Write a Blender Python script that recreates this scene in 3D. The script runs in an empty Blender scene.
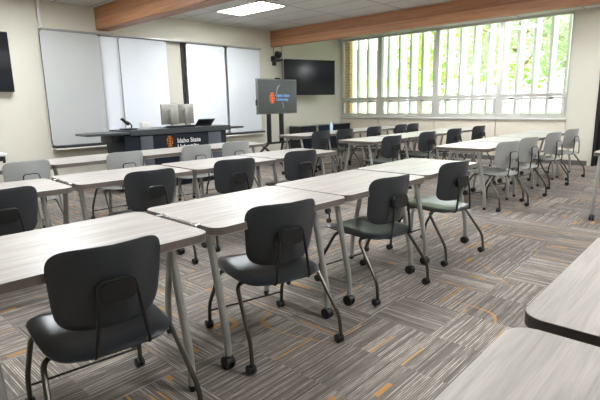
import bpy, bmesh, math, random
from mathutils import Vector, Matrix, noise
random.seed(7)
PI = math.pi
scene = bpy.context.scene
COL = scene.collection

# ------------------------------------------------------------------ materials
def s2l(c):
    return tuple(((v / 255) / 12.92 if v / 255 <= .04045 else ((v / 255 + .055) / 1.055) ** 2.4) for v in c) + (1,)

class NT:
    """small helper around a node tree"""
    def __init__(self, name):
        self.m = bpy.data.materials.new(name); self.m.use_nodes = True
        self.t = self.m.node_tree; self.b = self.t.nodes['Principled BSDF']
    def n(self, typ, **kw):
        nd = self.t.nodes.new(typ)
        for k, v in kw.items(): setattr(nd, k, v)
        return nd
    def l(self, a, b): self.t.links.new(a, b)
    def val(self, sock, v):
        if hasattr(v, 'links'): self.l(v, sock)
        else: sock.default_value = v
    def math(self, op, a, b=0.0, c=None):
        nd = self.n('ShaderNodeMath', operation=op)
        self.val(nd.inputs[0], a); self.val(nd.inputs[1], b)
        if c is not None: self.val(nd.inputs[2], c)
        return nd.outputs[0]
    def mix(self, f, a, b):
        nd = self.n('ShaderNodeMix', data_type='RGBA')
        self.val(nd.inputs[0], f); self.val(nd.inputs[6], a); self.val(nd.inputs[7], b)
        return nd.outputs[2]
    def mixf(self, f, a, b):
        nd = self.n('ShaderNodeMix', data_type='FLOAT')
        self.val(nd.inputs[0], f); self.val(nd.inputs[2], a); self.val(nd.inputs[3], b)
        return nd.outputs[0]
    def xyz(self, x, y, z):
        nd = self.n('ShaderNodeCombineXYZ')
        self.val(nd.inputs[0], x); self.val(nd.inputs[1], y); self.val(nd.inputs[2], z)
        return nd.outputs[0]
    def noise(self, vec, scale=1, detail=2, rough=.5, dist=0):
        nd = self.n('ShaderNodeTexNoise'); self.l(vec, nd.inputs['Vector'])
        nd.inputs['Scale'].default_value = scale; nd.inputs['Detail'].default_value = detail
        nd.inputs['Roughness'].default_value = rough; nd.inputs['Distortion'].default_value = dist
        return nd.outputs['Fac']
    def white(self, vec):
        nd = self.n('ShaderNodeTexWhiteNoise', noise_dimensions='3D'); self.l(vec, nd.inputs['Vector'])
        return nd.outputs['Value']
    def ramp(self, f, stops):
        nd = self.n('ShaderNodeValToRGB'); self.l(f, nd.inputs[0])
        e = nd.color_ramp.elements
        while len(e) > 1: e.remove(e[-1])
        e[0].position, e[0].color = stops[0]
        for p, c in stops[1:]:
            k = e.new(p); k.color = c
        return nd.outputs[0]
    def bump(self, h, strength=.2, dist=.002):
        nd = self.n('ShaderNodeBump'); self.l(h, nd.inputs['Height'])
        nd.inputs['Strength'].default_value = strength; nd.inputs['Distance'].default_value = dist
        self.l(nd.outputs[0], self.b.inputs['Normal'])
    def obj(self): return self.n('ShaderNodeTexCoord').outputs['Object']

def plain(name, rgb, rough=.5, metal=0.0, var=.04, scale=40, spec=None, bump=0):
    """one colour with a little procedural mottling and grain"""
    k = NT(name); c = s2l(rgb)
    f = k.noise(k.obj(), scale, 3)
    lo = tuple(v * (1 - var) for v in c[:3]) + (1,); hi = tuple(min(1, v * (1 + var)) for v in c[:3]) + (1,)
    k.l(k.mix(f, lo, hi), k.b.inputs['Base Color'])
    k.b.inputs['Roughness'].default_value = rough; k.b.inputs['Metallic'].default_value = metal
    if spec is not None: k.b.inputs['Specular IOR Level'].default_value = spec
    if bump: k.bump(k.noise(k.obj(), scale * 8, 3), bump, .001)
    return k.m

def emit(name, rgb, strength):
    k = NT(name); c = s2l(rgb)
    k.b.inputs['Base Color'].default_value = (.02, .02, .02, 1)
    k.b.inputs['Emission Color'].default_value = c
    k.b.inputs['Emission Strength'].default_value = strength
    k.b.inputs['Roughness'].default_value = .4; k.b.inputs['Specular IOR Level'].default_value = .2
    return k.m

M = {}
M['shell_dark'] = plain('dark_grey_plastic', (50, 53, 57), .31, bump=.04, scale=60)
M['shell_light'] = plain('light_grey_plastic', (160, 161, 159), .4, bump=.04, scale=60)
M['black'] = plain('black_plastic', (22, 22, 23), .42)
M['rubber'] = plain('black_rubber', (16, 16, 17), .55)
M['chair_metal'] = plain('bronze_grey_steel', (84, 80, 73), .3, .8)
M['rod'] = plain('black_steel_rod', (34, 34, 35), .35, .3)
M['leg'] = plain('silver_painted_steel', (166, 166, 163), .35, .5)
M['chrome'] = plain('bright_steel', (215, 215, 213), .2, .9)
M['edge'] = plain('grey_brown_edge_band', (106, 97, 90), .45)
M['edge_dark'] = plain('dark_brown_edge_band', (58, 52, 49), .45)
M['wall'] = plain('cream_wall_paint', (218, 213, 198), .7, var=.02, scale=3, bump=.05)
M['panel'] = plain('cream_spandrel_panel', (226, 217, 199), .6, var=.02, scale=3)
M['white_paint'] = plain('white_paint', (232, 230, 224), .5)
M['base'] = plain('grey_baseboard_vinyl', (96, 93, 92), .5)
M['board_white'] = plain('white_marker_board', (238, 241, 246), .12, var=.01, scale=2)
M['board_grey'] = plain('grey_projection_board', (184, 185, 183), .4, var=.02, scale=2)
M['alu'] = plain('brushed_aluminium', (168, 168, 164), .35, .5)
M['alu_dark'] = plain('dark_anodised_edge', (60, 60, 62), .4, .4)
M['win_frame'] = plain('window_aluminium', (208, 206, 200), .42, .3)
M['screen_off'] = plain('dark_glossy_screen', (18, 22, 30), .3, var=.02)
M['navy'] = plain('dark_navy_panel', (22, 28, 40), .55, spec=.25)
M['slate'] = plain('slate_grey_panel', (84, 88, 97), .4)
M['lect_top'] = plain('charcoal_laminate', (66, 69, 73), .4)
M['orange'] = plain('orange_vinyl', (250, 142, 36), .5, var=.01)
M['white_vinyl'] = plain('white_vinyl', (240, 240, 240), .5, var=.01)
M['silver_plastic'] = plain('silver_plastic', (160, 158, 150), .3, .4)
M['concrete'] = plain('pale_concrete', (196, 190, 178), .8, scale=6)
M['fin'] = plain('white_sun_fin', (226, 226, 220), .6)
M['bark'] = plain('grey_brown_bark', (112, 92, 74), .9, var=.3, scale=12)
M['bottle'] = plain('clear_blue_plastic', (176, 196, 212), .15)
M['roof'] = plain('grey_roof_shingles', (120, 116, 112), .9, var=.2, scale=8)
M['siding'] = plain('pale_yellow_siding', (232, 214, 166), .8)
M['win_dark'] = plain('dark_house_window', (70, 80, 88), .15)
M['tvgrey'] = plain('grey_bezel', (92, 96, 94), .4)

def leaf_mat(name, a, b):
    k = NT(name)
    f = k.noise(k.obj(), 2.2, 3)
    k.l(k.mix(f, s2l(a), s2l(b)), k.b.inputs['Base Color'])
    k.b.inputs['Roughness'].default_value = .55
    tr = k.n('ShaderNodeBsdfTranslucent'); tr.inputs[0].default_value = s2l(b)
    ms = k.n('ShaderNodeMixShader'); ms.inputs[0].default_value = .45
    k.l(k.b.outputs[0], ms.inputs[1]); k.l(tr.outputs[0], ms.inputs[2])
    k.l(ms.outputs[0], k.t.nodes['Material Output'].inputs[0])
    return k.m
M['leaf'] = leaf_mat('fresh_green_leaves', (112, 156, 50), (170, 204, 78))
M['leaf_grey'] = leaf_mat('grey_green_leaves', (126, 144, 104), (176, 188, 150))

def laminate():
    k = NT('greige_wood_laminate')
    s = k.n('ShaderNodeSeparateXYZ'); k.l(k.obj(), s.inputs[0])
    oi = k.n('ShaderNodeObjectInfo').outputs['Random']
    x = k.math('ADD', s.outputs[0], k.math('MULTIPLY', oi, 37.0))
    v1 = k.xyz(k.math('MULTIPLY', x, 1.6), k.math('MULTIPLY', s.outputs[1], 26.0), 0.0)
    v2 = k.xyz(k.math('MULTIPLY', x, 5.0), k.math('MULTIPLY', s.outputs[1], 150.0), 3.0)
    f = k.math('ADD', k.math('MULTIPLY', k.noise(v1, 1, 4, .6, .6), .75), k.math('MULTIPLY', k.noise(v2, 1, 3), .25))
    c = k.ramp(f, [(.30, s2l((142, 134, 127))), (.48, s2l((165, 158, 151))), (.64, s2l((183, 176, 169)))])
    k.l(c, k.b.inputs['Base Color']); k.b.inputs['Roughness'].default_value = .36
    k.bump(f, .06, .001)
    return k.m
M['laminate'] = laminate()

def beamwood():
    k = NT('reddish_glulam_wood')
    s = k.n('ShaderNodeSeparateXYZ'); k.l(k.obj(), s.inputs[0])
    z = s.outputs[2]
    lam = k.math('FLOOR', k.math('MULTIPLY', z, 26.0))
    xo = k.math('MULTIPLY', k.white(k.xyz(0.0, 0.0, lam)), 20.0)
    v = k.xyz(k.math('MULTIPLY', s.outputs[0], 30.0), k.math('ADD', k.math('MULTIPLY', s.outputs[1], 1.4), xo), k.math('MULTIPLY', z, 46.0))
    f = k.noise(v, 1, 4, .6, .4)
    f2 = k.math('ADD', k.math('MULTIPLY', f, .8), k.math('MULTIPLY', k.white(k.xyz(3.0, 0.0, lam)), .2))
    c = k.ramp(f2, [(.25, s2l((134, 90, 60))), (.5, s2l((174, 122, 86))), (.75, s2l((197, 147, 110)))])
    k.l(c, k.b.inputs['Base Color']); k.b.inputs['Roughness'].default_value = .5
    return k.m
M['beam'] = beamwood()

def ceiling_mat():
    k = NT('suspended_ceiling_tiles')
    s = k.n('ShaderNodeSeparateXYZ'); k.l(k.obj(), s.inputs[0])
    def line(v, off, p, w):
        a = k.math('FRACT', k.math('DIVIDE', k.math('SUBTRACT', v, off), p))
        d = k.math('MULTIPLY', k.math('MINIMUM', a, k.math('SUBTRACT', 1.0, a)), p)
        return k.math('LESS_THAN', d, w)
    g = k.math('MAXIMUM', line(s.outputs[0], 5.775, .61, .011), line(s.outputs[1], 6.15, 1.22, .011))
    sp = k.noise(k.obj(), 90, 3, .7)
    tile = k.ramp(sp, [(.3, s2l((196, 195, 191))), (.6, s2l((214, 213, 209)))])
    k.l(k.mix(g, tile, s2l((140, 139, 136))), k.b.inputs['Base Color'])
    k.b.inputs['Roughness'].default_value = .9
    return k.m
M['ceiling'] = ceiling_mat()

def carpet():
    k = NT('multi_line_carpet')
    s = k.n('ShaderNodeSeparateXYZ'); k.l(k.obj(), s.inputs[0])
    X, Y = s.outputs[0], s.outputs[1]
    T = .40
    # planks of two tiles, each laid along x or along y
    cx = k.math('FLOOR', k.math('DIVIDE', X, T)); cy = k.math('FLOOR', k.math('DIVIDE', Y, T))
    rnd = k.white(k.xyz(cx, cy, 1.0))
    par = k.math('MODULO', k.math('ADD', k.math('ADD', cx, cy), 400.0), 2.0)
    flip = k.math('LESS_THAN', rnd, .33)
    o = k.math('ABSOLUTE', k.math('SUBTRACT', k.math('GREATER_THAN', par, .5), flip))
    along = k.mixf(o, X, Y); across = k.mixf(o, Y, X)
    seed = k.math('MULTIPLY', rnd, 91.0)
    # thin pale strands about 11 mm apart on a darker ground, broken into dashes along their length
    u = k.math('MULTIPLY', across, 92.0)
    li = k.math('FLOOR', u); fr = k.math('FRACT', u)
    lr = k.white(k.xyz(li, seed, 5.0))
    seg = k.noise(k.xyz(k.math('MULTIPLY', along, 8.0), k.math('MULTIPLY', li, 2.71), seed), 1, 2)
    grain = k.noise(k.obj(), 260, 3, .75)
    tone = k.white(k.xyz(cx, cy, 9.0))
    line = k.math('LESS_THAN', k.math('ABSOLUTE', k.math('SUBTRACT', fr, .5)), k.mixf(lr, .1, .27))
    amp = k.math('MULTIPLY', k.math('ADD', k.math('MULTIPLY', k.math('SUBTRACT', seg, .34), 2.0), k.math('MULTIPLY', k.math('SUBTRACT', lr, .5), .5)), k.mixf(tone, .55, 1.0))
    f = k.math('ADD', k.math('MULTIPLY', grain, .5), k.math('MULTIPLY', line, k.math('MAXIMUM', amp, 0.0)))
    f = k.math('ADD', f, k.math('MULTIPLY', k.math('SUBTRACT', tone, .5), .10))
    f = k.math('ADD', f, k.math('MULTIPLY', k.math('SUBTRACT', lr, .5), .12))
    c = k.ramp(f, [(.10, s2l((88, 82, 76))), (.28, s2l((118, 110, 103))), (.52, s2l((143, 134, 126))), (1.0, s2l((194, 185, 174)))])
    # orange dashes: blocks of strands
    bx = k.math('FLOOR', k.math('MULTIPLY', along, 1 / .13)); by = k.math('FLOOR', k.math('MULTIPLY', across, 1 / .028))
    blk = k.math('LESS_THAN', k.white(k.xyz(bx, by, k.math('ADD', seed, 2.0))), .009)
    blk = k.math('MULTIPLY', blk, k.math('ADD', k.math('MULTIPLY', line, .5), .5))
    # long thin orange threads
    tx = k.math('FLOOR', k.math('MULTIPLY', along, 1 / .32)); ty = k.math('FLOOR', k.math('MULTIPLY', across, 1 / .0085))
    thr = k.math('LESS_THAN', k.white(k.xyz(tx, ty, k.math('ADD', seed, 7.0))), .012)
    # curved threads wandering across tiles
    cn = k.noise(k.obj(), .85, 0)
    arc = k.math('LESS_THAN', k.math('ABSOLUTE', k.math('SUBTRACT', cn, .5)), .0024)
    arc = k.math('MULTIPLY', arc, k.math('GREATER_THAN', k.noise(k.obj(), 1.9, 1), .54))
    org = k.math('MINIMUM', 1.0, k.math('ADD', k.math('ADD', blk, thr), k.math('MULTIPLY', arc, .6)))
    oc = k.mix(grain, s2l((176, 118, 40)), s2l((226, 164, 72)))
    k.l(k.mix(k.math('MULTIPLY', org, .88), c, oc), k.b.inputs['Base Color'])
    k.b.inputs['Roughness'].default_value = .95; k.b.inputs['Specular IOR Level'].default_value = .15
    k.bump(k.math('ADD', k.math('MULTIPLY', lr, .5), grain), .5, .003)
    return k.m
M['carpet'] = carpet()

def glass():
    k = NT('clear_window_glass')
    t = k.t; t.nodes.remove(k.b)
    tr = k.n('ShaderNodeBsdfTransparent'); tr.inputs[0].default_value = (.95, .97, .96, 1)
    gl = k.n('ShaderNodeBsdfGlossy'); gl.inputs['Roughness'].default_value = .02
    fr = k.n('ShaderNodeFresnel'); fr.inputs[0].default_value = 1.45
    ms = k.n('ShaderNodeMixShader')
    k.l(fr.outputs[0], ms.inputs[0]); k.l(tr.outputs[0], ms.inputs[1]); k.l(gl.outputs[0], ms.inputs[2])
    k.l(ms.outputs[0], t.nodes['Material Output'].inputs[0])
    return k.m
M['glass'] = glass()

def brick():
    k = NT('buff_brick')
    tc = k.obj(); s = k.n('ShaderNodeSeparateXYZ'); k.l(tc, s.inputs[0])
    nd = k.n('ShaderNodeTexBrick')
    k.l(k.xyz(k.math('ADD', s.outputs[0], s.outputs[1]), s.outputs[2], 0.0), nd.inputs['Vector'])
    nd.inputs['Color1'].default_value = s2l((226, 190, 120)); nd.inputs['Color2'].default_value = s2l((206, 166, 100))
    nd.inputs['Mortar'].default_value = s2l((214, 204, 184)); nd.inputs['Scale'].default_value = 1
    nd.inputs['Mortar Size'].default_value = .01; nd.inputs['Brick Width'].default_value = .22; nd.inputs['Row Height'].default_value = .075
    k.l(nd.outputs[0], k.b.inputs['Base Color']); k.b.inputs['Roughness'].default_value = .85
    return k.m
M['brick'] = brick()

def lawn():
    k = NT('sunlit_lawn')
    k.l(k.ramp(k.noise(k.obj(), 3, 5, .7), [(.35, s2l((112, 140, 62))), (.65, s2l((164, 182, 100)))]), k.b.inputs['Base Color'])
    k.b.inputs['Roughness'].default_value = .95
    return k.m
M['lawn'] = lawn()

# ------------------------------------------------------------------ mesh helpers
def link(name, bm, mat, parent=None, smooth=True, angle=35):
    bmesh.ops.recalc_face_normals(bm, faces=bm.faces)
    me = bpy.data.meshes.new(name); 
    if smooth:
        for f in bm.faces: f.smooth = True
        lim = math.radians(angle)
        for e in bm.edges:
            if len(e.link_faces) == 2 and e.calc_face_angle(0) > lim: e.smooth = False
    bm.to_mesh(me); bm.free()
    me.materials.append(M[mat] if isinstance(mat, str) else mat)
    o = bpy.data.objects.new(name, me); COL.objects.link(o)
    if parent: o.parent = parent
    return o

def box(bm, c, s, bev=0.0, rot=None):
    r = bmesh.ops.create_cube(bm, size=1)
    vs = r['verts']
    mat = Matrix.Translation(c) @ (rot.to_4x4() if rot else Matrix()) @ Matrix.Diagonal((s[0], s[1], s[2], 1))
    bmesh.ops.transform(bm, matrix=mat, verts=vs)
    if bev:
        es = list({e for v in vs for e in v.link_edges})
        bmesh.ops.bevel(bm, geom=es, offset=bev, segments=2, affect='EDGES', profile=.5)
    return bm

def boxm(c, s, bev=0.0, rot=None): return box(bmesh.new(), c, s, bev, rot)

def span(bm, lo, hi, bev=0.0):
    return box(bm, [(a + b) / 2 for a, b in zip(lo, hi)], [abs(b - a) for a, b in zip(lo, hi)], bev)
def spanm(lo, hi, bev=0.0): return span(bmesh.new(), lo, hi, bev)

def fillet(pts, r, n=5):
    pts = [Vector(p) for p in pts]; out = [pts[0]]
    for i in range(1, len(pts) - 1):
        a, b, c = pts[i - 1], pts[i], pts[i + 1]
        d1, d2 = (a - b), (c - b)
        k = min(r, d1.length * .48, d2.length * .48)
        p, q = b + d1.normalized() * k, b + d2.normalized() * k
        for j in range(n + 1):
            t = j / n; out.append(p * (1 - t) ** 2 + b * 2 * t * (1 - t) + q * t * t)
    out.append(pts[-1]); return out

def tube(bm, pts, r, n=10, fil=0.0):
    P = fillet(pts, fil) if fil else [Vector(p) for p in pts]
    rad = r if isinstance(r, (list, tuple)) else [r] * len(P)
    t0 = (P[1] - P[0]).normalized()
    up = Vector((0, 0, 1)) if abs(t0.z) < .9 else Vector((1, 0, 0))
    nrm = (up - t0 * up.dot(t0)).normalized(); rings = []
    for i, p in enumerate(P):
        t = (P[min(i + 1, len(P) - 1)] - P[max(i - 1, 0)]).normalized()
        nrm = (nrm - t * nrm.dot(t)).normalized(); b = t.cross(nrm)
        rings.append([bm.verts.new(p + (nrm * math.cos(2 * PI * k / n) + b * math.sin(2 * PI * k / n)) * rad[i]) for k in range(n)])
    for a, b in zip(rings, rings[1:]):
        for k in range(n): bm.faces.new((a[k], a[(k + 1) % n], b[(k + 1) % n], b[k]))
    bm.faces.new(rings[0][::-1]); bm.faces.new(rings[-1]); return bm

def lathe(bm, prof, c=(0, 0, 0), axis='z', n=20):
    rings = []
    for r, h in prof:
        ring = []
        for k in range(n):
            a = 2 * PI * k / n; u, v = r * math.cos(a), r * math.sin(a)
            p = (u, v, h) if axis == 'z' else ((h, u, v) if axis == 'x' else (u, h, v))
            ring.append(bm.verts.new(Vector(c) + Vector(p)))
        rings.append(ring)
    for a, b in zip(rings, rings[1:]):
        for k in range(n): bm.faces.new((a[k], a[(k + 1) % n], b[(k + 1) % n], b[k]))
    bm.faces.new(rings[0][::-1]); bm.faces.new(rings[-1]); return bm

def rrect(w, d, r, n=6):
    pts = []
    for cx, cy, a0 in ((w / 2 - r, d / 2 - r, 0), (-w / 2 + r, d / 2 - r, 90), (-w / 2 + r, -d / 2 + r, 180), (w / 2 - r, -d / 2 + r, 270)):
        for k in range(n + 1):
            a = math.radians(a0 + 90 * k / n); pts.append((cx + r * math.cos(a), cy + r * math.sin(a)))
    return pts

def prism(bm, outline, z0, z1, plane='xy', off=0.0, bev=0.0):
    def P(u, v, h):
        return (u, v, h) if plane == 'xy' else (u, h, v)
    a = [bm.verts.new(P(u, v, z0)) for u, v in outline]; b = [bm.verts.new(P(u, v, z1)) for u, v in outline]
    n = len(a)
    for i in range(n): bm.faces.new((a[i], a[(i + 1) % n], b[(i + 1) % n], b[i]))
    f0 = bm.faces.new(a[::-1]); f1 = bm.faces.new(b)
    if bev:
        bmesh.ops.bevel(bm, geom=list(f0.edges) + list(f1.edges), offset=bev, segments=2, affect='EDGES')
    return bm

def disc_shell(f, sup, t, rings=9, n=56):
    """closed shell of thickness t: superellipse-ish disc sup(theta)->(u,v) mapped by f(u,v)->point"""
    bm = bmesh.new(); e = 1e-3
    def pn(u, v):
        p = Vector(f(u, v)); du = Vector(f(u + e, v)) - p; dv = Vector(f(u, v + e)) - p
        return p, du.cross(dv).normalized()
    top, bot = [], []
    for k in range(rings + 1):
        s = 1 - (1 - k / rings) ** 1.3 if k else 0
        if k == 0:
            p, nn = pn(0, 0); top.append([bm.verts.new(p + nn * t / 2)]); bot.append([bm.verts.new(p - nn * t / 2)]); continue
        ra, rb = [], []
        for j in range(n):
            u, v = sup(2 * PI * j / n); p, nn = pn(u * s, v * s)
            th = t if k < rings else t * .55
            ra.append(bm.verts.new(p + nn * th / 2)); rb.append(bm.verts.new(p - nn * th / 2))
        top.append(ra); bot.append(rb)
    for L in (top, bot):
        for j in range(n): bm.faces.new((L[0][0], L[1][j], L[1][(j + 1) % n]))
        for a, b in zip(L[1:], L[2:]):
            for j in range(n): bm.faces.new((a[j], b[j], b[(j + 1) % n], a[(j + 1) % n]))
    a, b = top[-1], bot[-1]
    for j in range(n): bm.faces.new((a[j], a[(j + 1) % n], b[(j + 1) % n], b[j]))
    return bm

def sup(n):
    def g(th):
        c, s = math.cos(th), math.sin(th)
        return (math.copysign(abs(c) ** (2 / n), c), math.copysign(abs(s) ** (2 / n), s))
    return g

def root(name, label, cat, loc=(0, 0, 0), rz=0.0, group=None):
    o = bpy.data.objects.new(name, None); o.empty_display_size = .1; COL.objects.link(o)
    o.location = loc; o.rotation_euler = (0, 0, rz)
    return tag(o, label, cat, group)
def tag(o, label, cat, group=None):
    o['label'] = label; o['category'] = cat
    if group: o['group'] = group
    return o
def struct(name, bm, mat, parent=None, **kw):
    o = link(name, bm, mat, parent, **kw)
    if parent is None: o['kind'] = 'structure'
    return o
def copy_tree(o, parent=None):
    c = o.copy(); COL.objects.link(c)
    if parent is not None: c.parent = parent; c.matrix_parent_inverse = o.matrix_parent_inverse.copy()
    for ch in [x for x in KIDS.get(o.name, [])]: copy_tree(ch, c)
    if o.name in KIDS: KIDS[c.name] = KIDS[o.name]
    return c
KIDS = {}
def index(o):
    KIDS[o.name] = list(o.children)
    for c in o.children: index(c)

# ------------------------------------------------------------------ camera
H = 1.35
yaw, pit, rol, fpx = .823879, .201005, -.019168, 473.69
fw = Vector((math.sin(yaw) * math.cos(pit), math.cos(yaw) * math.cos(pit), -math.sin(pit)))
r0 = Vector((math.cos(yaw), -math.sin(yaw), 0)); u0 = r0.cross(fw)
rr = r0 * math.cos(rol) + u0 * math.sin(rol); uu = -r0 * math.sin(rol) + u0 * math.cos(rol)
cam = bpy.data.cameras.new('camera'); cam.sensor_width = 36; cam.lens = fpx * 36 / 600; cam.clip_end = 200; cam.clip_start = .02
co = bpy.data.objects.new('camera', cam); COL.objects.link(co)
m = Matrix((rr, uu, -fw)).transposed().to_4x4(); m.translation = (0, 0, H); co.matrix_world = m
scene.camera = co

# ------------------------------------------------------------------ room
XW, YW, ZC = 10.97, 8.53, 3.05
XL, YB = -2.6, -3.2
struct('floor', spanm((XL, YB, -.12), (XW + .2, YW + .2, 0)), 'carpet', smooth=False)
struct('ceiling', spanm((XL - .2, YB - .2, ZC), (XW + .35, YW + .2, ZC + .2)), 'ceiling', smooth=False)
struct('wall_front', spanm((XL, YW, 0), (XW + .2, YW + .2, ZC)), 'wall', smooth=False)
struct('wall_left', spanm((XL - .2, YB - .2, 0), (XL, YW + .2, ZC)), 'wall', smooth=False)
struct('wall_back', spanm((XL, YB - .2, 0), (XW + .2, YB, ZC)), 'wall', smooth=False)
DY0, DY1 = 1.12, 2.13            # black door
WY = [8.50, 7.21, 5.59, 4.09, 2.66]
ZS, ZT = .945, 3.045
bm = bmesh.new()
span(bm, (XW, YB, 0), (XW + .2, DY0, ZC)); span(bm, (XW, DY0, 2.52), (XW + .2, DY1, ZC))
span(bm, (XW, DY1, 0), (XW + .2, WY[4], ZC)); span(bm, (XW, WY[0], 0), (XW + .2, YW, ZC))
span(bm, (XW, WY[4], ZT), (XW + .2, WY[0], ZC))
struct('wall_right', bm, 'wall', smooth=False)
# cream panels under the windows with narrow seams
for i in range(4):
    w = struct('wall_panel', spanm((XW, WY[i + 1] + .012, 0), (XW + .2, WY[i] - .012, ZS - .03)), 'panel', smooth=False)
struct('trim_1', spanm((XW + .03, WY[4], 0), (XW + .19, WY[0], ZS - .03)), 'alu', smooth=False)
struct('trim_2', spanm((XW - .035, WY[4] - .01, ZS - .035), (XW + .2, WY[0] + .01, ZS), .006), 'win_frame')
bm = bmesh.new(); span(bm, (XW - .012, DY1 + .08, 0), (XW, YW, .1)); struct('baseboard_right', bm, 'base', smooth=False)
struct('baseboard_front', spanm((XL, YW - .012, 0), (XW - .013, YW, .1)), 'base', smooth=False)
# door
d = struct('door_1', spanm((XW + .06, DY0 + .06, .01), (XW + .11, DY1 - .06, 2.46)), 'black')
bm = bmesh.new()
span(bm, (XW - .02, DY1 - .06, 0), (XW + .2, DY1, 2.52)); span(bm, (XW - .02, DY0, 0), (XW + .2, DY0 + .06, 2.52)); span(bm, (XW - .02, DY0 + .06, 2.46), (XW + .2, DY1 - .06, 2.52))
link('door_frame', bm, 'black', d)
bm = bmesh.new(); tube(bm, [(XW + .06, DY0 + .14, 1.02), (XW - .0, DY0 + .14, 1.02), (XW - .0, DY0 + .26, 1.02)], .011, fil=.02)
link('door_handle', bm, 'chrome', d)
# windows: four bays, tall fixed light over a low hopper sash
def rectframe(bm, y0, y1, z0, z1, w, x0, x1):
    span(bm, (x0, y0, z0), (x1, y0 + w, z1)); span(bm, (x0, y1 - w, z0), (x1, y1, z1))
    span(bm, (x0, y0 + w, z0), (x1, y1 - w, z0 + w)); span(bm, (x0, y0 + w, z1 - w), (x1, y1 - w, z1))
for i in range(4):
    a, b = WY[i + 1], WY[i]
    bm = bmesh.new()
    rectframe(bm, a, b, ZS, ZT, .045, XW + .03, XW + .15)
    span(bm, (XW + .03, a + .045, 1.40), (XW + .15, b - .045, 1.475))
    span(bm, (XW + .015, a + .0, 1.425), (XW + .03, b - .0, 1.445))
    w = struct('window_%d' % (i + 1), bm, 'win_frame', smooth=False)
    link('glass_pane', spanm((XW + .085, a + .045, 1.475), (XW + .091, b - .045, ZT - .045)), 'glass', w, smooth=False)
    bm = bmesh.new(); rectframe(bm, a + .05, b - .05, ZS + .05, 1.395, .055, XW + .02, XW + .1)
    sash = link('hopper_sash', bm, 'win_frame', w, smooth=False)
    link('glass_pane', spanm((XW + .055, a + .105, ZS + .105), (XW + .061, b - .105, 1.34)), 'glass', sash, smooth=False)
    for q in (.22, .78):
        yy = a + (b - a) * q
        link('latch', boxm((XW + .01, yy, 1.37), (.025, .09, .018), .004), 'alu_dark', sash)
# beams
struct('beam', spanm((4.03, YB, 2.68), (4.27, YW, ZC)), 'beam', smooth=False)
struct('beam', spanm((8.28, YB, 2.69), (8.41, YW, ZC)), 'beam', smooth=False)

# ceiling light panels
n = 0
LIGHTS = [(6.08, 6.76), (2.42, 6.76), (6.08, 3.1), (2.42, 3.1), (9.74, 4.32), (9.74, .66), (6.08, -.56), (2.42, -.56), (-.63, 3.1)]
M['diffuser'] = emit('lit_diffuser', (246, 251, 255), 14.0)
for i, (x, y) in enumerate(LIGHTS):
    t = root('ceiling_light', 'lit white rectangular light panel set in the tiled ceiling between the wooden beams' if i == 0 else 'lit rectangular ceiling light panel outside the view', 'ceiling light', (x, y, ZC - .012), 0, None if i == 0 else 'ceiling lights outside the view')
    bm = bmesh.new()
    span(bm, (-.305, -.61, -.006), (-.285, .61, .012)); span(bm, (.285, -.61, -.006), (.305, .61, .012))
    span(bm, (-.285, -.61, -.006), (.285, -.59, .012)); span(bm, (-.285, .59, -.006), (.285, .61, .012))
    link('frame', bm, 'white_paint', t, smooth=False)
    link('diffuser', spanm((-.285, -.59, -.002), (.285, .59, .008)), 'diffuser', t, smooth=False)

# ------------------------------------------------------------------ chairs
def caster_bm(c, r=.026, w=.042, top=.075):
    bm = bmesh.new(); x, y, z = c
    for s in (-1, 1):
        lathe(bm, [(r * .55, s * w * .5), (r * .92, s * w * .48), (r, s * w * .36), (r, s * w * .16), (r * .8, s * w * .1)], (x, y + .008, r), 'x', 18)
    # hood over the two wheels and the stem
    hood = [(r * .95 * math.cos(a) + y + .008, r * 1.02 * math.sin(a) + r * 1.02) for a in [math.radians(-20 + 190 * k / 10) for k in range(11)]]
    a = [bm.verts.new((x - w * .13, p, q)) for p, q in hood]; b = [bm.verts.new((x + w * .13, p, q)) for p, q in hood]
    for i in range(len(a)): bm.faces.new((a[i], a[(i + 1) % len(a)], b[(i + 1) % len(a)], b[i]))
    bm.faces.new(a[::-1]); bm.faces.new(b)
    lathe(bm, [(.008, r * 1.3), (.0085, top)], (x, y - .006, 0), 'z', 10)
    return bm

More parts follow.
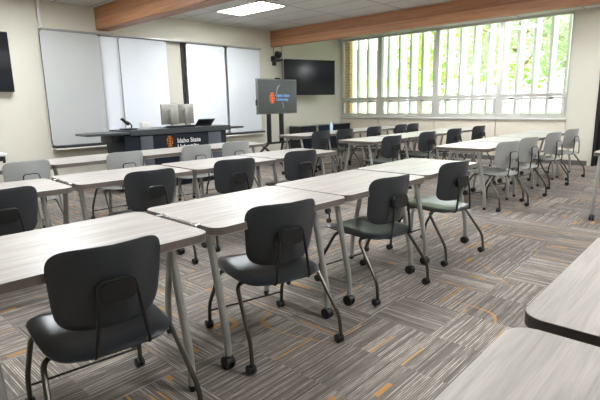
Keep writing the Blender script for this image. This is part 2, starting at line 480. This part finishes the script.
def make_chair(shell):
    t = root('classroom_chair', '', 'chair')
    def seatf(u, v):
        x = u * (.252 - .03 * (v < 0) * v * v); y = .0 + v * .275
        z = .452 - .012 * (1 - u * u) * (1 - v * v) + .006 * u * u
        if v > .6: z -= .03 * ((v - .6) / .4) ** 2
        z += .008 * v
        if v < -.6: z -= .016 * ((-v - .6) / .4) ** 2
        z -= .018 * max(0, abs(u) - .75) / .25
        return (x, y, z)
    link('seat', disc_shell(seatf, sup(5.0), .013), shell, t)
    def backf(u, v):
        w = .213 + .014 * v
        x = u * w; z = .680 + v * .168 + .006 * u * u * (v > 0) * v
        y = -.238 - .024 * v + .082 * u * u - .010 * (1 - v * v)
        return (x, y, z)
    link('backrest', disc_shell(backf, sup(5.0), .012), shell, t)
    # black U-shaped rods that carry the back, with the pad between them
    bm = bmesh.new()
    tube(bm, [(-.105, -.10, .425), (-.105, -.288, .425), (-.082, -.29, .585), (-.07, -.274, .715), (.07, -.274, .715), (.082, -.29, .585), (.105, -.288, .425), (.105, -.10, .425)], .0075, 10, .03)
    sup_ = link('back_support', bm, 'rod', t)
    bm = prism(bmesh.new(), [(x, z + .672) for x, z in rrect(.135, .082, .022)], -.288, -.24, 'xz', bev=.006)
    link('support_pad', bm, 'black' if shell == 'shell_dark' else shell, t)
    bm = bmesh.new()
    for y in (.105, -.115): tube(bm, [(-.19, y, .418), (.19, y, .418)], .011)
    tube(bm, [(-.15, -.12, .418), (-.15, .11, .418)], .009); tube(bm, [(.15, -.12, .418), (.15, .11, .418)], .009)
    box(bm, (-.105, -.12, .425), (.035, .06, .022), .004); box(bm, (.105, -.12, .425), (.035, .06, .022), .004)
    link('seat_frame', bm, 'black', t)
    for s in (-1, 1):
        bm = tube(bmesh.new(), [(s * .16, .105, .418), (s * .245, .112, .418), (s * .257, .272, .165), (s * .258, .28, .06)], .0115, 10, .05)
        lg = link('leg', bm, 'chair_metal', t)
        link('caster', caster_bm((s * .258, .286, 0)), 'black', lg)
        bm = tube(bmesh.new(), [(s * .16, -.115, .418), (s * .255, -.122, .418), (s * .283, -.318, .165), (s * .285, -.328, .06)], .0115, 10, .05)
        lg = link('leg', bm, 'chair_metal', t)
        link('caster', caster_bm((s * .285, -.322, 0)), 'black', lg)
    bm = tube(bmesh.new(), [(-.258, .276, .118), (.258, .276, .118)], .006, 8)
    link('stretcher', bm, 'rod', t)
    return t
dark0 = make_chair('shell_dark'); light0 = make_chair('shell_light')
index(dark0); index(light0)
first = {'d': True, 'l': True}
def chair(kind, x, y, deg, label, group):
    src = dark0 if kind == 'd' else light0
    if first[kind]: o = src; first[kind] = False
    else: o = copy_tree(src)
    o.location = (x, y, 0); o.rotation_euler = (0, 0, math.radians(deg))
    tag(o, label, 'chair', group); return o

# ------------------------------------------------------------------ tables
TW, TD, TZ = 1.03, .71, .765
def make_table(front='caster', rear='glide', link_bracket=None, edge='edge', inset=(.05, .19)):
    t = root('classroom_table', '', 'table')
    o = rrect(TW, TD, .065, 7)
    link('tabletop', prism(bmesh.new(), [(x * .9985, y * .9985) for x, y in o], TZ - .04, TZ, bev=.0012), 'laminate', t, angle=20)
    bm = bmesh.new(); a = []
    oi = rrect(TW - .012, TD - .012, .060, 7)
    rings = []
    for pts, z in ((o, TZ - .0375), (o, TZ - .0012), (oi, TZ - .0012), (oi, TZ - .0375)):
        rings.append([bm.verts.new((x, y, z)) for x, y in pts])
    N = len(o)
    for q in range(4):
        a, b = rings[q], rings[(q + 1) % 4]
        for j in range(N): bm.faces.new((a[j], a[(j + 1) % N], b[(j + 1) % N], b[j]))
    link('edge_band', bm, edge, t)
    for xl in (-TW / 2 + inset[0], TW / 2 - inset[1]):
        for s, kind in ((-1, front), (1, rear)):
            y0, y1, y2 = (-.22, -.33, -.335) if s < 0 else (.13, .245, .252)
            zb = .075 if kind == 'caster' else .02
            bm = tube(bmesh.new(), [(xl, y0, TZ - .05), (xl, y1, .20), (xl, y2, zb)], .0195, 12, .06)
            lg = link('leg', bm, 'leg', t)
            if kind == 'caster': link('caster', caster_bm((xl, y2 - .004, 0), .036, .05, .085), 'black', lg)
            else: link('glide', lathe(bmesh.new(), [(.015, .0), (.017, .004), (.017, .018), (.0205, .02), (.0205, .032)], (xl, y2, 0), 'z', 14), 'black', lg)
        link('flip_bracket', boxm((xl, -.02, TZ - .052), (.05, .34, .03), .006), 'leg', t)
    bm = tube(bmesh.new(), [(-TW / 2 + .04, -.02, TZ - .065), (TW / 2 - .22, -.02, TZ - .065)], .017, 10)
    link('crossbar', bm, 'leg', t)
    if link_bracket:
        bm = bmesh.new()
        box(bm, (-TW / 2 - .012, -.03, TZ - .004), (.014, .30, .012), .003)
        box(bm, (-TW / 2 - .012, -.2, TZ - .006), (.034, .05, .02), .005)
        box(bm, (-TW / 2 - .012, .13, TZ - .006), (.05, .03, .016), .004)
        link('linking_bracket', bm, link_bracket, t)
    index(t); return t
protos = {}
def table(x0, yf, deg, label, group, **kw):
    """x0 = end nearer the lectern's cart side, yf = edge the chairs tuck under"""
    key = tuple(sorted(kw.items()))
    if key not in protos: o = protos[key] = make_table(**kw)
    else: o = copy_tree(protos[key])
    o.location = (x0 + TW / 2, yf + TD / 2, 0); o.rotation_euler = (0, 0, math.radians(deg))
    tag(o, label, 'table', group); return o

ORD = ['fourth from the aisle', 'third from the aisle', 'second from the aisle', 'at the aisle end']
GT = 'joined wood-look tables in the whiteboard-side block'
GC = 'dark grey chairs in the whiteboard-side block'
GTW = 'joined wood-look tables in the window-side block'
third = [(.275, 1.785, -1.5), (1.35, 1.785, -1.5), (2.39, 1.785, -1), (3.452, 1.80, 0)]
for i, (x, y, a) in enumerate(third):
    table(x, y, a, 'pale wood-look table %s in third row of whiteboard-side block' % ORD[i], GT,
          front='caster' if i else 'glide', rear='glide', link_bracket='chrome' if i == 1 else None, **({} if i else dict(inset=(.12, .145))))
second = [(.42, 3.66, -3), (1.51, 3.665, -3), (2.572, 3.64, -2), (3.625, 3.64, -2)]
for i, (x, y, a) in enumerate(second):
    table(x, y, a, 'pale wood-look table %s in second row of whiteboard-side block' % ORD[i], GT,
          front='caster', rear='glide', link_bracket=[None, 'chrome', None, 'black'][i])
frontrow = [(.85, 5.25, 0), (1.89, 5.25, 0), (2.93, 5.26, 0), (3.97, 5.27, 0)]
for i, (x, y, a) in enumerate(frontrow):
    table(x, y, a, 'pale wood-look table %s in front row facing the lectern' % ORD[i], GT, front='caster', rear='glide', link_bracket=None)
WORD = ['at the aisle end', 'second from the aisle', 'third from the aisle', 'next to the window wall']
for nm, x0, yf in (('third', 5.76, 2.22), ('second', 5.98, 4.0), ('front', 6.42, 5.8)):
    for i in range(4):
        table(x0 + i * 1.065, yf, 0, 'pale table %s in %s row of window-side block' % (WORD[i], nm), GTW, front='glide', rear='caster', link_bracket=None)
table(1.305, -.32, 0, 'pale table with dark edge beside the carpet aisle, cut off by the picture side', 'rear row tables', front='caster', rear='caster', link_bracket=None, edge='edge_dark')
table(.215, -.325, 0, 'pale wood-look table with rounded corner cut off by the bottom picture edge', 'rear row tables', front='caster', rear='caster', link_bracket=None, edge='edge_dark')
table(6.33 - TW / 2, .64 - TD / 2, -90, 'pale table on casters cut off by the picture edge near the black door', 'rear row tables', front='caster', rear='caster', link_bracket=None, edge='edge')

for i, (x, y, a) in enumerate([(.80, 1.93, -7), (1.785, 1.925, -14), (2.86, 1.945, -7), (3.885, 1.945, -8)]):
    chair('d', x, y, a, 'dark grey plastic chair at third-row table %s, whiteboard-side block' % ORD[i], GC)
for i, (x, y, a) in enumerate([(.915, 3.69, -3), (2.01, 3.69, -6), (2.95, 3.71, -14), (3.89, 3.72, -12)]):
    chair('d', x, y, a, 'dark grey plastic chair at second-row table %s, whiteboard-side block' % ORD[i], GC)
for i, (x, y, a) in enumerate([(1.61, 5.38, 0), (2.66, 5.38, -3), (3.66, 5.38, -5), (4.34, 5.38, -10)]):
    chair('l', x, y, a, 'light grey chair facing the lectern, front-row table %s' % ORD[i], 'light grey chairs facing the lectern')
for i, (x, y, a) in enumerate([(6.15, 2.28, -16), (6.93, 2.28, -13), (8.08, 2.28, -12), (9.12, 2.28, -12)]):
    chair('l', x, y, a, 'light grey chair on casters at third-row table %s, window-side block' % WORD[i], 'light grey chairs in the window-side block')
for i, (x, y, a) in enumerate([(6.33, 4.07, -10), (7.45, 4.07, -10), (8.48, 4.07, -10), (9.6, 4.07, -10)]):
    chair('d', x, y, a, 'dark grey chair at second-row table %s, window-side block' % WORD[i], 'dark grey chairs in the window-side block')
for i, (x, y, a) in enumerate([(6.8, 5.88, -10), (7.53, 5.88, -10), (8.55, 5.88, -10), (9.62, 5.88, -6), (10.15, 5.88, -6)]):
    chair('d', x, y, a, 'dark grey chair in front row of window-side block, ' + ['nearest the aisle', 'second from the aisle', 'third from the aisle', 'fourth from the aisle', 'closest to the window wall'][i], 'dark grey chairs in the window-side block')

# ------------------------------------------------------------------ front wall: boards, screens
def board(name, x0, x1, y, label, mat, edge, z0=.735, z1=2.578, group='sliding marker boards'):
    t = root(name, label, 'whiteboard', ((x0 + x1) / 2, y, z0), 0, group)
    w, h = x1 - x0, z1 - z0
    link('panel', prism(bmesh.new(), [(x, z + h / 2) for x, z in rrect(w, h, .05)], -.009, .009, 'xz', bev=.002), mat, t, angle=20)
    bm = bmesh.new(); rings = []
    o1, o2 = rrect(w + .012, h + .004, .055), rrect(w - .002, h - .002, .05)
    for o, yy in ((o1, -.006), (o1, .0105), (o2, .0105), (o2, -.006)): rings.append([bm.verts.new((x, yy, z + h / 2)) for x, z in o])
    N = len(o1)
    for q in range(4):
        a, b = rings[q], rings[(q + 1) % 4]
        for j in range(N): bm.faces.new((a[j], a[(j + 1) % N], b[(j + 1) % N], b[j]))
    link('edge_trim', bm, edge, t)
    return t
board('projection_board', 3.03, 3.995, 8.385, 'large grey board panel at the cream pipe end of board rail', 'board_grey', 'alu_dark')
board('whiteboard', 4.03, 5.0, 8.46, 'white board panel partly hidden behind another white panel', 'board_white', 'alu')
board('whiteboard', 4.37, 5.345, 8.425, 'white board panel in front, above and behind the monitor pair', 'board_white', 'alu')
board('whiteboard', 5.79, 6.775, 8.425, 'white board panel above the laptop with dark edges beside tan wall gap', 'board_white', 'alu_dark')
board('whiteboard', 6.84, 7.80, 8.425, 'white board panel nearest the wheeled display and wall camera', 'board_white', 'alu')
t = root('board_rail', 'long aluminium rail and tray that hold the sliding boards', 'rail', (5.42, 8.45, .7))
link('top_track', spanm((-2.35, -.085, 1.885), (2.41, .08, 1.915), .004), 'alu', t)
link('marker_tray', spanm((-2.35, -.12, -.01), (2.41, .08, .03), .004), 'alu_dark', t)
link('tray_lip', spanm((-2.355, -.13, -.035), (2.415, .08, -.012), .004), 'white_paint', t)
for x in (5.755, 6.81): link('upright', spanm((x - 5.42 - .02, .035, .03), (x - 5.42 + .02, .08, 1.885)), 'alu_dark', t)
tag(link('wall_pipe', tube(bmesh.new(), [(3.10, 8.49, 2.6), (3.10, 8.49, ZC)], .03, 12), 'white_paint'), 'cream vertical pipe from ceiling to the end of the board rail', 'pipe')
for x, lb in ((8.36, 'thin vertical conduit on the wall above the small camera'), (8.64, 'thin vertical conduit on the wall behind the angled television')):
    tag(link('conduit', tube(bmesh.new(), [(x, 8.515, 2.45 if x < 8.5 else .1), (x, 8.515, 2.75)], .012, 8), 'alu'), lb, 'conduit')

def flatscreen(name, loc, rz, w, h, label, scr, bez='black'):
    t = root(name, label, 'television', loc, rz)
    link('casing', boxm((0, .0, 0), (w, .05, h), .006), bez, t)
    link('screen', boxm((0, -.0245, .004), (w - .026, .006, h - .03), .001), scr, t)
    link('rear_housing', boxm((0, .035, -.05), (w * .6, .05, h * .6), .012), bez, t)
    return t
t = flatscreen('television', (1.80, 8.42, 2.055), 0, 1.55, .89, 'dark blue-black wall television at the picture edge beside the boards', 'screen_off')
link('wall_mount', boxm((0, .08, 0), (.4, .06, .3), .005), 'black', t)
t = flatscreen('television', (9.26, 8.14, 1.985), math.radians(-17), 1.47, .86, 'large black television angled out from the wall near the windows', 'screen_off')
bm = bmesh.new(); tube(bm, [(0, .06, 0), (-.12, .22, 0), (.12, .36, 0)], .03, 8); box(bm, (.10, .37, 0), (.3, .04, .3), .005)
link('wall_mount', bm, 'black', t)

# ptz camera on its shelf
t = root('ptz_camera', 'small black swivel camera on a wall bracket above the wheeled display', 'camera', (8.34, 8.385, 2.37)); t.scale = (1.35, 1.0, 1.2)
link('base', boxm((0, 0, .02), (.2, .14, .04), .012), 'black', t)
bm = bmesh.new(); lathe(bm, [(.02, -.05), (.062, -.045), (.07, 0), (.062, .045), (.02, .05)], (.03, 0, .115), 'x', 20); link('head', bm, 'black', t)
link('lens', lathe(bmesh.new(), [(.03, -.09), (.036, -.085), (.036, -.05)], (.03, 0, .115), 'y', 16), 'screen_off', t)
bm = bmesh.new(); box(bm, (.03, .09, -.006), (.16, .14, .012), .003); box(bm, (.03, .143, -.04), (.1, .012, .1), .003); box(bm, (-.09, .0, .03), (.06, .1, .1), .01); link('wall_bracket', bm, 'black', t)

# emblem: an interlaced letter I and letter S, built as flat strokes in the x-z plane
def emblem(bm, cx, cz, h, y0, y1):
    k = h / 10.0
    def st(x0, z0, x1, z1): span(bm, (cx + x0 * k, y0, cz + z0 * k), (cx + x1 * k, y1, cz + z1 * k))
    st(-.7, -5, .7, 5); st(-2.1, 4.0, 2.1, 5); st(-2.1, -5, 2.1, -4.0)
    st(-3.3, 2.0, 3.3, 3.0); st(-3.3, -.5, 3.3, .5); st(-3.3, -3.0, 3.3, -2.0)
    st(-3.3, -.5, -2.3, 3.0); st(2.3, -3.0, 3.3, .5); st(2.3, 1.3, 3.3, 3.0); st(-3.3, -3.0, -2.3, -1.3)
    return bm
def words(txt, size, loc, mat, parent, name='lettering', bold=.0):
    cu = bpy.data.curves.new(name, 'FONT'); cu.body = txt; cu.size = size; cu.extrude = .0015; cu.offset = bold
    cu.space_line = .95
    tmp = bpy.data.objects.new('tmp', cu); COL.objects.link(tmp)
    me = bpy.data.meshes.new_from_object(tmp.evaluated_get(bpy.context.evaluated_depsgraph_get()))
    bpy.data.objects.remove(tmp); bpy.data.curves.remove(cu)
    me.materials.clear(); me.materials.append(M[mat])
    me.transform(Matrix.Translation(loc) @ Matrix.Rotation(PI / 2, 4, 'X')); me.name = name
    o = bpy.data.objects.new(name, me); COL.objects.link(o); o.parent = parent
    return o

# wheeled display
M['disp'] = emit('grey_lit_screen', (98, 104, 100), .17)
M['disp_orange'] = emit('orange_screen_mark', (238, 110, 50), .36)
M['disp_blue'] = emit('blue_screen_text', (120, 170, 225), .36)
M['disp_pale'] = emit('pale_screen_swoosh', (140, 155, 168), .33)
t = root('display_stand', 'black two-column wheeled stand under the grey display', 'stand', (7.37, 7.52, 0))
for x in (-.19, .19): link('column', spanm((x - .045, -.03, .5), (x + .045, .03, 1.6), .006), 'black', t)
bm = bmesh.new(); span(bm, (-.42, -.05, .49), (.42, .05, .53), .005); link('shelf_bar', bm, 'black', t)
bm = bmesh.new(); span(bm, (-.3, -.04, 1.35), (.3, -.028, 1.65), .004); link('mount_plate', bm, 'black', t)
for (a, b) in (((-.45, .0, .52), (-.15, -.38, .05)), ((-.2, 0, .52), (-.48, .36, .05)), ((.42, .0, .52), (.12, -.38, .05)), ((.22, 0, .52), (.48, .36, .05))):
    lg = link('leg', tube(bmesh.new(), [a, b, (b[0], b[1], .05)], .026, 8), 'black', t)
    link('caster', caster_bm((b[0], b[1], 0), .03, .045, .06), 'black', lg)
t = root('display_screen', 'grey lit display showing an orange and blue university emblem', 'display', (7.37, 7.44, 1.505))
link('casing', boxm((0, 0, 0), (1.18, .06, .73), .006), 'tvgrey', t)
sc = link('screen', boxm((0, -.03, .0), (1.15, .006, .69), .001), 'disp', t)
link('camera_bar', boxm((.03, 0, .38), (.13, .05, .025), .006), 'black', t)
link('emblem', emblem(bmesh.new(), -.18, -.03, .22, -.0345, -.032), 'disp_orange', sc, smooth=False)
words('Idaho State\nUniversity', .088, (-.05, -.0345, -.005), 'disp_blue', sc, bold=.001)
for pts, rad in (([(-.08, -.0338, .02), (.0, -.0338, .2), (.07, -.0338, .25)], [.006, .02, .004]), ([(.13, -.0338, -.12), (.16, -.0338, -.22), (.12, -.0338, -.27)], [.012, .012, .004])):
    bm = tube(bmesh.new(), pts, rad, 6)
    for v in bm.verts: v.co.y = -.0338 + (v.co.y + .0338) * .02
    link('swoosh', bm, 'disp_pale', sc)
link('side_clip', boxm((-.6, 0, -.12), (.02, .05, .12), .004), 'black', t)

# lectern desk
t = root('lectern_desk', 'wide dark navy lectern desk with charcoal top and two wings', 'lectern', (4.45, 7.0, 0))
link('body', spanm((-.86, 0, .02), (1.13, .62, .90), .006), 'navy', t)
link('plinth', spanm((-.83, .03, 0), (1.1, .59, .03)), 'black', t)
link('front_panel', spanm((-.60, -.012, .08), (-.38, .004, .88), .003), 'slate', t)
link('front_panel', spanm((.72, -.012, .08), (1.0, .004, .88), .003), 'slate', t)
bm = prism(bmesh.new(), [(-.78, -.06), (1.20, -.06), (1.20, .66), (-.78, .66)], .90, .985, bev=.008); link('desktop', bm, 'lect_top', t)
bm = prism(bmesh.new(), [(-1.44, .02), (-.77, -.03), (-.77, .62), (-1.40, .5)], .925, .958, bev=.006); w = link('wing', bm, 'lect_top', t)
link('wing_bracket', boxm((-.93, .3, .865), (.16, .4, .12), .01), 'black', w)
bm = prism(bmesh.new(), [(1.19, -.03), (1.60, .04), (1.56, .5), (1.19, .6)], .915, .945, bev=.006); w = link('wing', bm, 'black', t)
link('wing_bracket', tube(bmesh.new(), [(1.13, .3, .82), (1.3, .3, .915)], .02, 8), 'black', w)
link('emblem', emblem(bmesh.new(), -.065, .775, .175, -.006, .001), 'orange', t, smooth=False)
words('Idaho State\nUniversity', .105, (.075, -.003, .735), 'white_vinyl', t, bold=.002)

LZ = .985
t = root('document_camera', 'small dark document camera with bent arm on the lectern wing', 'document camera', (3.80, 7.25, .986))
link('base', boxm((0, 0, .012), (.2, .22, .024), .006), 'black', t)
link('arm', tube(bmesh.new(), [(.05, 0, .02), (.06, 0, .07), (.01, 0, .12), (-.05, 0, .135)], .013, 8, .03), 'alu_dark', t)
link('head', boxm((-.05, 0, .13), (.15, .07, .03), .008, Matrix.Rotation(.75, 3, 'Y')), 'black', t)
def monitor(x, y, rz, w, h, label):
    t = root('monitor', label, 'monitor', (x, y, LZ), rz, 'monitors on the lectern')
    link('casing', boxm((0, .0, .05 + h / 2), (w, .04, h), .008), 'silver_plastic', t)
    link('screen', boxm((0, .021, .05 + h / 2), (w - .03, .004, h - .03)), 'screen_off', t)
    bm = bmesh.new(); box(bm, (0, -.05, .16), (.05, .03, .3), .006); box(bm, (0, -.03, .24), (.1, .04, .1), .006); link('stand_neck', bm, 'silver_plastic', t)
    link('stand_foot', boxm((0, -.05, .008), (.22, .2, .016), .005), 'alu_dark', t)
    return t
monitor(4.62, 7.32, math.radians(4), .35, .345, 'silver-backed monitor on the lectern above the orange emblem')
monitor(4.96, 7.36, math.radians(-14), .31, .345, 'pale narrower monitor standing on the lectern next to the laptop')
t = root('laptop', 'open dark laptop with tilted lid on the lectern', 'laptop', (5.24, 7.25, LZ), math.radians(-8))
link('keyboard_deck', boxm((0, .1, .009), (.33, .23, .018), .004), 'black', t)
link('lid', boxm((.02, -.07, .065), (.33, .012, .2), .004, Matrix.Rotation(.95, 3, 'X')), 'black', t)
tag(link('desk_box', boxm((4.17, 7.38, LZ + .055), (.17, .08, .11), .008), 'white_paint'), 'small white box on the lectern beside the monitors', 'box')
tag(link('desk_organizer', boxm((4.66, 7.07, LZ + .02), (.5, .14, .04), .008), 'black'), 'low black tray on the lectern under the monitors', 'tray')

# low black cabinet by the window corner
t = root('low_cabinet', 'long low black cabinet with pale top near the window corner', 'cabinet', (9.8, 8.25, 0))
bm = bmesh.new(); span(bm, (-1.04, .16, .03), (1.04, .18, .78)); span(bm, (-1.04, -.18, .03), (-1.01, .18, .78)); span(bm, (1.01, -.18, .03), (1.04, .18, .78)); span(bm, (-1.04, -.18, .03), (1.04, .18, .07))
link('carcass', bm, 'black', t, smooth=False)
link('top', spanm((-1.05, -.19, .78), (1.05, .19, .8), .004), 'silver_plastic', t)
link('shelf', spanm((-1.01, -.15, .4), (1.01, .16, .42)), 'black', t)
link('partition', spanm((-.38, -.185, .07), (-.33, .16, .78)), 'silver_plastic', t)
for x0, x1 in ((-1.0, -.39), (-.32, 1.0)): link('door', spanm((x0, -.15, .08), (x1, -.135, .775), .002), 'navy', t)  # no real doors: dark sheets standing in for the shade inside open cubbies
t = root('water_bottle', 'small clear bluish bottle standing on a front-row table by the cabinet', 'bottle', (7.75, 6.25, .7655))
link('body', lathe(bmesh.new(), [(.028, 0), (.033, .006), (.033, .12), (.028, .145), (.013, .17), (.013, .178)], n=18), 'bottle', t)
link('cap', lathe(bmesh.new(), [(.015, .174), (.016, .178), (.016, .195), (.014, .198)], n=14), 'white_vinyl', t)

# cart and printer at the picture edge
t = root('cart', 'white-topped black cart at the picture edge under the wall television', 'cart', (1.55, 7.2, 0))
link('top', prism(bmesh.new(), rrect(.8, .5, .04), .755, .785, bev=.004), 'white_paint', t)
link('shelf', prism(bmesh.new(), rrect(.76, .46, .03), .25, .275, bev=.004), 'black', t)
for sx in (-1, 1):
    for sy in (-1, 1):
        lg = link('leg', tube(bmesh.new(), [(sx * .36, sy * .2, .755), (sx * .36, sy * .2, .06)], .018, 8), 'black', t)
        link('caster', caster_bm((sx * .36, sy * .2, 0), .03, .04, .07), 'black', lg)
link('apron', spanm((-.37, -.22, .69), (.37, .22, .755)), 'black', t)
t = root('printer', 'boxy printer with pale lid and black body on the cart', 'printer', (1.6, 7.22, .785))
link('body', boxm((0, 0, .06), (.45, .36, .12), .012), 'black', t)
link('lid', boxm((0, 0, .17), (.47, .38, .1), .03), 'white_paint', t)

# ------------------------------------------------------------------ outside the windows
GZ = -.35
struct('ground', spanm((XW + .2, -25, GZ - .3), (70, 60, GZ)), 'lawn', smooth=False)
struct('walkway', spanm((XW + .2, -10, GZ), (XW + 2.6, 30, GZ + .03)), 'concrete', smooth=False)
struct('brick_pier', spanm((XW + .25, 8.36, GZ), (XW + .38, 9.1, 3.6)), 'brick', smooth=False)
y = 2.5
k = 0
while y < 8.6:
    struct('window_fin', spanm((XW + .40, y - .03, -.1), (XW + .74, y + .03, 3.5), .005), 'fin'); y += .335; k += 1
struct('fin_rail', spanm((XW + .38, 2.4, 3.5), (XW + .76, 8.7, 3.58)), 'fin', smooth=False)
struct('fin_rail', spanm((XW + .38, 2.4, -.2), (XW + .76, 8.7, -.1)), 'fin', smooth=False)

def tree(x, y, h, r, leaf, label, n=1500, ls=.16, seed=1):
    rnd = random.Random(seed)
    t = root('tree', label, 'tree', (x, y, GZ), 0, 'trees outside the windows')
    bm = bmesh.new()
    tube(bm, [(0, 0, 0), (.05, .02, h * .3), (-.03, .05, h * .6), (.02, 0, h * .9)], [r * .075, r * .06, r * .04, .02], 10)
    for q in range(7):
        a = q * 2.4; z = h * (.3 + .07 * q); L = r * .75
        tube(bm, [(0, 0, z), (math.cos(a) * L * .5, math.sin(a) * L * .5, z + L * .3), (math.cos(a) * L, math.sin(a) * L, z + L * .55)], [r * .03, r * .02, .01], 6)
    link('trunk', bm, 'bark', t)
    bm = bmesh.new()
    blobs = [(rnd.gauss(0, r * .42), rnd.gauss(0, r * .42), h * rnd.uniform(.32, .92), r * rnd.uniform(.28, .5)) for _ in range(16)]
    for _ in range(n):
        bx, by, bz, br = rnd.choice(blobs)
        d = Vector((rnd.gauss(0, 1), rnd.gauss(0, 1), rnd.gauss(0, 1))).normalized() * br * rnd.uniform(.5, 1.05)
        p = Vector((bx, by, bz)) + d
        a = Vector((rnd.gauss(0, 1), rnd.gauss(0, 1), rnd.gauss(0, .6))).normalized(); b = a.cross(Vector((rnd.gauss(0, 1), rnd.gauss(0, 1), rnd.gauss(0, 1)))).normalized()
        s = ls * rnd.uniform(.6, 1.3)
        vs = [bm.verts.new(p + a * s * u + b * s * v * .6) for u, v in ((-.5, 0), (-.1, .45), (.5, 0), (-.1, -.45))]
        bm.faces.new(vs)
    me_o = link('foliage', bm, leaf, t, smooth=False)
    return t
tree(19.5, 9.9, 7.0, 1.9, 'leaf', 'fresh green leafy tree seen through the second window bay from the brick pier', 4200, .2, 3)
tree(24.5, 9.6, 9.0, 2.3, 'leaf', 'bright green tree standing further off behind the middle window bays', 4200, .24, 5)
tree(16.6, 5.5, 8.5, 2.1, 'leaf_grey', 'pale grey-green tree with thick brown trunk outside the window bay nearest the door', 5200, .17, 8)
tree(22.4, 5.5, 10, 2.3, 'leaf_grey', 'tall pale tree between the thick-trunked tree and the distant woods', 5200, .24, 11)
tree(30.0, 6.4, 12, 3.6, 'leaf_grey', 'tallest grey-green tree furthest beyond the lawn', 5200, .32, 14)
tree(36.0, 15.2, 11, 3.0, 'leaf_grey', 'distant pale tree rising beside the gabled house', 4200, .32, 17)
tree(27.0, 14.8, 9.5, 2.4, 'leaf', 'light green tree in front of the gabled house beyond the first window bay', 4200, .26, 21)
t = root('house', 'pale neighbouring house with a gabled roof beyond the lawn', 'house', (27, 22.0, GZ), math.radians(-30))
link('walls', spanm((-4, -3, 0), (4, 3, 3.2)), 'siding', t, smooth=False)
bm = bmesh.new(); a = [bm.verts.new(p) for p in ((-4.3, -3.4, 3.1), (-4.3, 3.4, 3.1), (-4.3, 0, 5.4))]; b = [bm.verts.new((8.6 + v.co.x, v.co.y, v.co.z)) for v in a]
for i in range(3): bm.faces.new((a[i], a[(i + 1) % 3], b[(i + 1) % 3], b[i]))
bm.faces.new(a[::-1]); bm.faces.new(b); link('roof', bm, 'roof', t, smooth=False)
for yy in (-1.5, 1.5): link('window', spanm((-4.05, yy - .5, 1.2), (-3.98, yy + .5, 2.4)), 'win_dark', t)

# ------------------------------------------------------------------ light
w = bpy.data.worlds.new('world'); scene.world = w; w.use_nodes = True
nt = w.node_tree; bg = nt.nodes['Background']
tc = nt.nodes.new('ShaderNodeTexCoord'); sep = nt.nodes.new('ShaderNodeSeparateXYZ'); rp = nt.nodes.new('ShaderNodeValToRGB')
nt.links.new(tc.outputs['Generated'], sep.inputs[0]); nt.links.new(sep.outputs[2], rp.inputs[0])
rp.color_ramp.elements[0].position = 0; rp.color_ramp.elements[0].color = (.95, .97, 1, 1)
rp.color_ramp.elements[1].position = .8; rp.color_ramp.elements[1].color = (.72, .84, 1, 1)
nt.links.new(rp.outputs[0], bg.inputs[0]); bg.inputs[1].default_value = 2.6
sun = bpy.data.lights.new('sun', 'SUN'); sun.energy = 3.2; sun.angle = .02; sun.color = (1, .95, .86)
so = bpy.data.objects.new('sun', sun); COL.objects.link(so)
so.rotation_euler = Vector((.62, .35, -.78)).to_track_quat('-Z', 'Y').to_euler()
for i in range(4):
    L = bpy.data.lights.new('window_portal', 'AREA'); L.shape = 'RECTANGLE'
    L.size = WY[i] - WY[i + 1]; L.size_y = ZT - ZS; L.cycles.is_portal = True
    o = bpy.data.objects.new('window_portal', L); COL.objects.link(o)
    o.matrix_world = Matrix.Translation((XW + .2, (WY[i] + WY[i + 1]) / 2, (ZT + ZS) / 2)) @ Matrix(((0, 0, 1, 0), (1, 0, 0, 0), (0, 1, 0, 0), (0, 0, 0, 1)))

vs = scene.view_settings
scene.display_settings.display_device = 'sRGB'
vs.view_transform = 'Standard'; vs.look = 'None'; vs.exposure = 1.63; vs.gamma = 1; vs.use_curve_mapping = False
scene.cycles.use_denoising = True
scene.cycles.max_bounces = 8; scene.cycles.diffuse_bounces = 5; scene.cycles.transparent_max_bounces = 8
scene.cycles.sample_clamp_indirect = 8
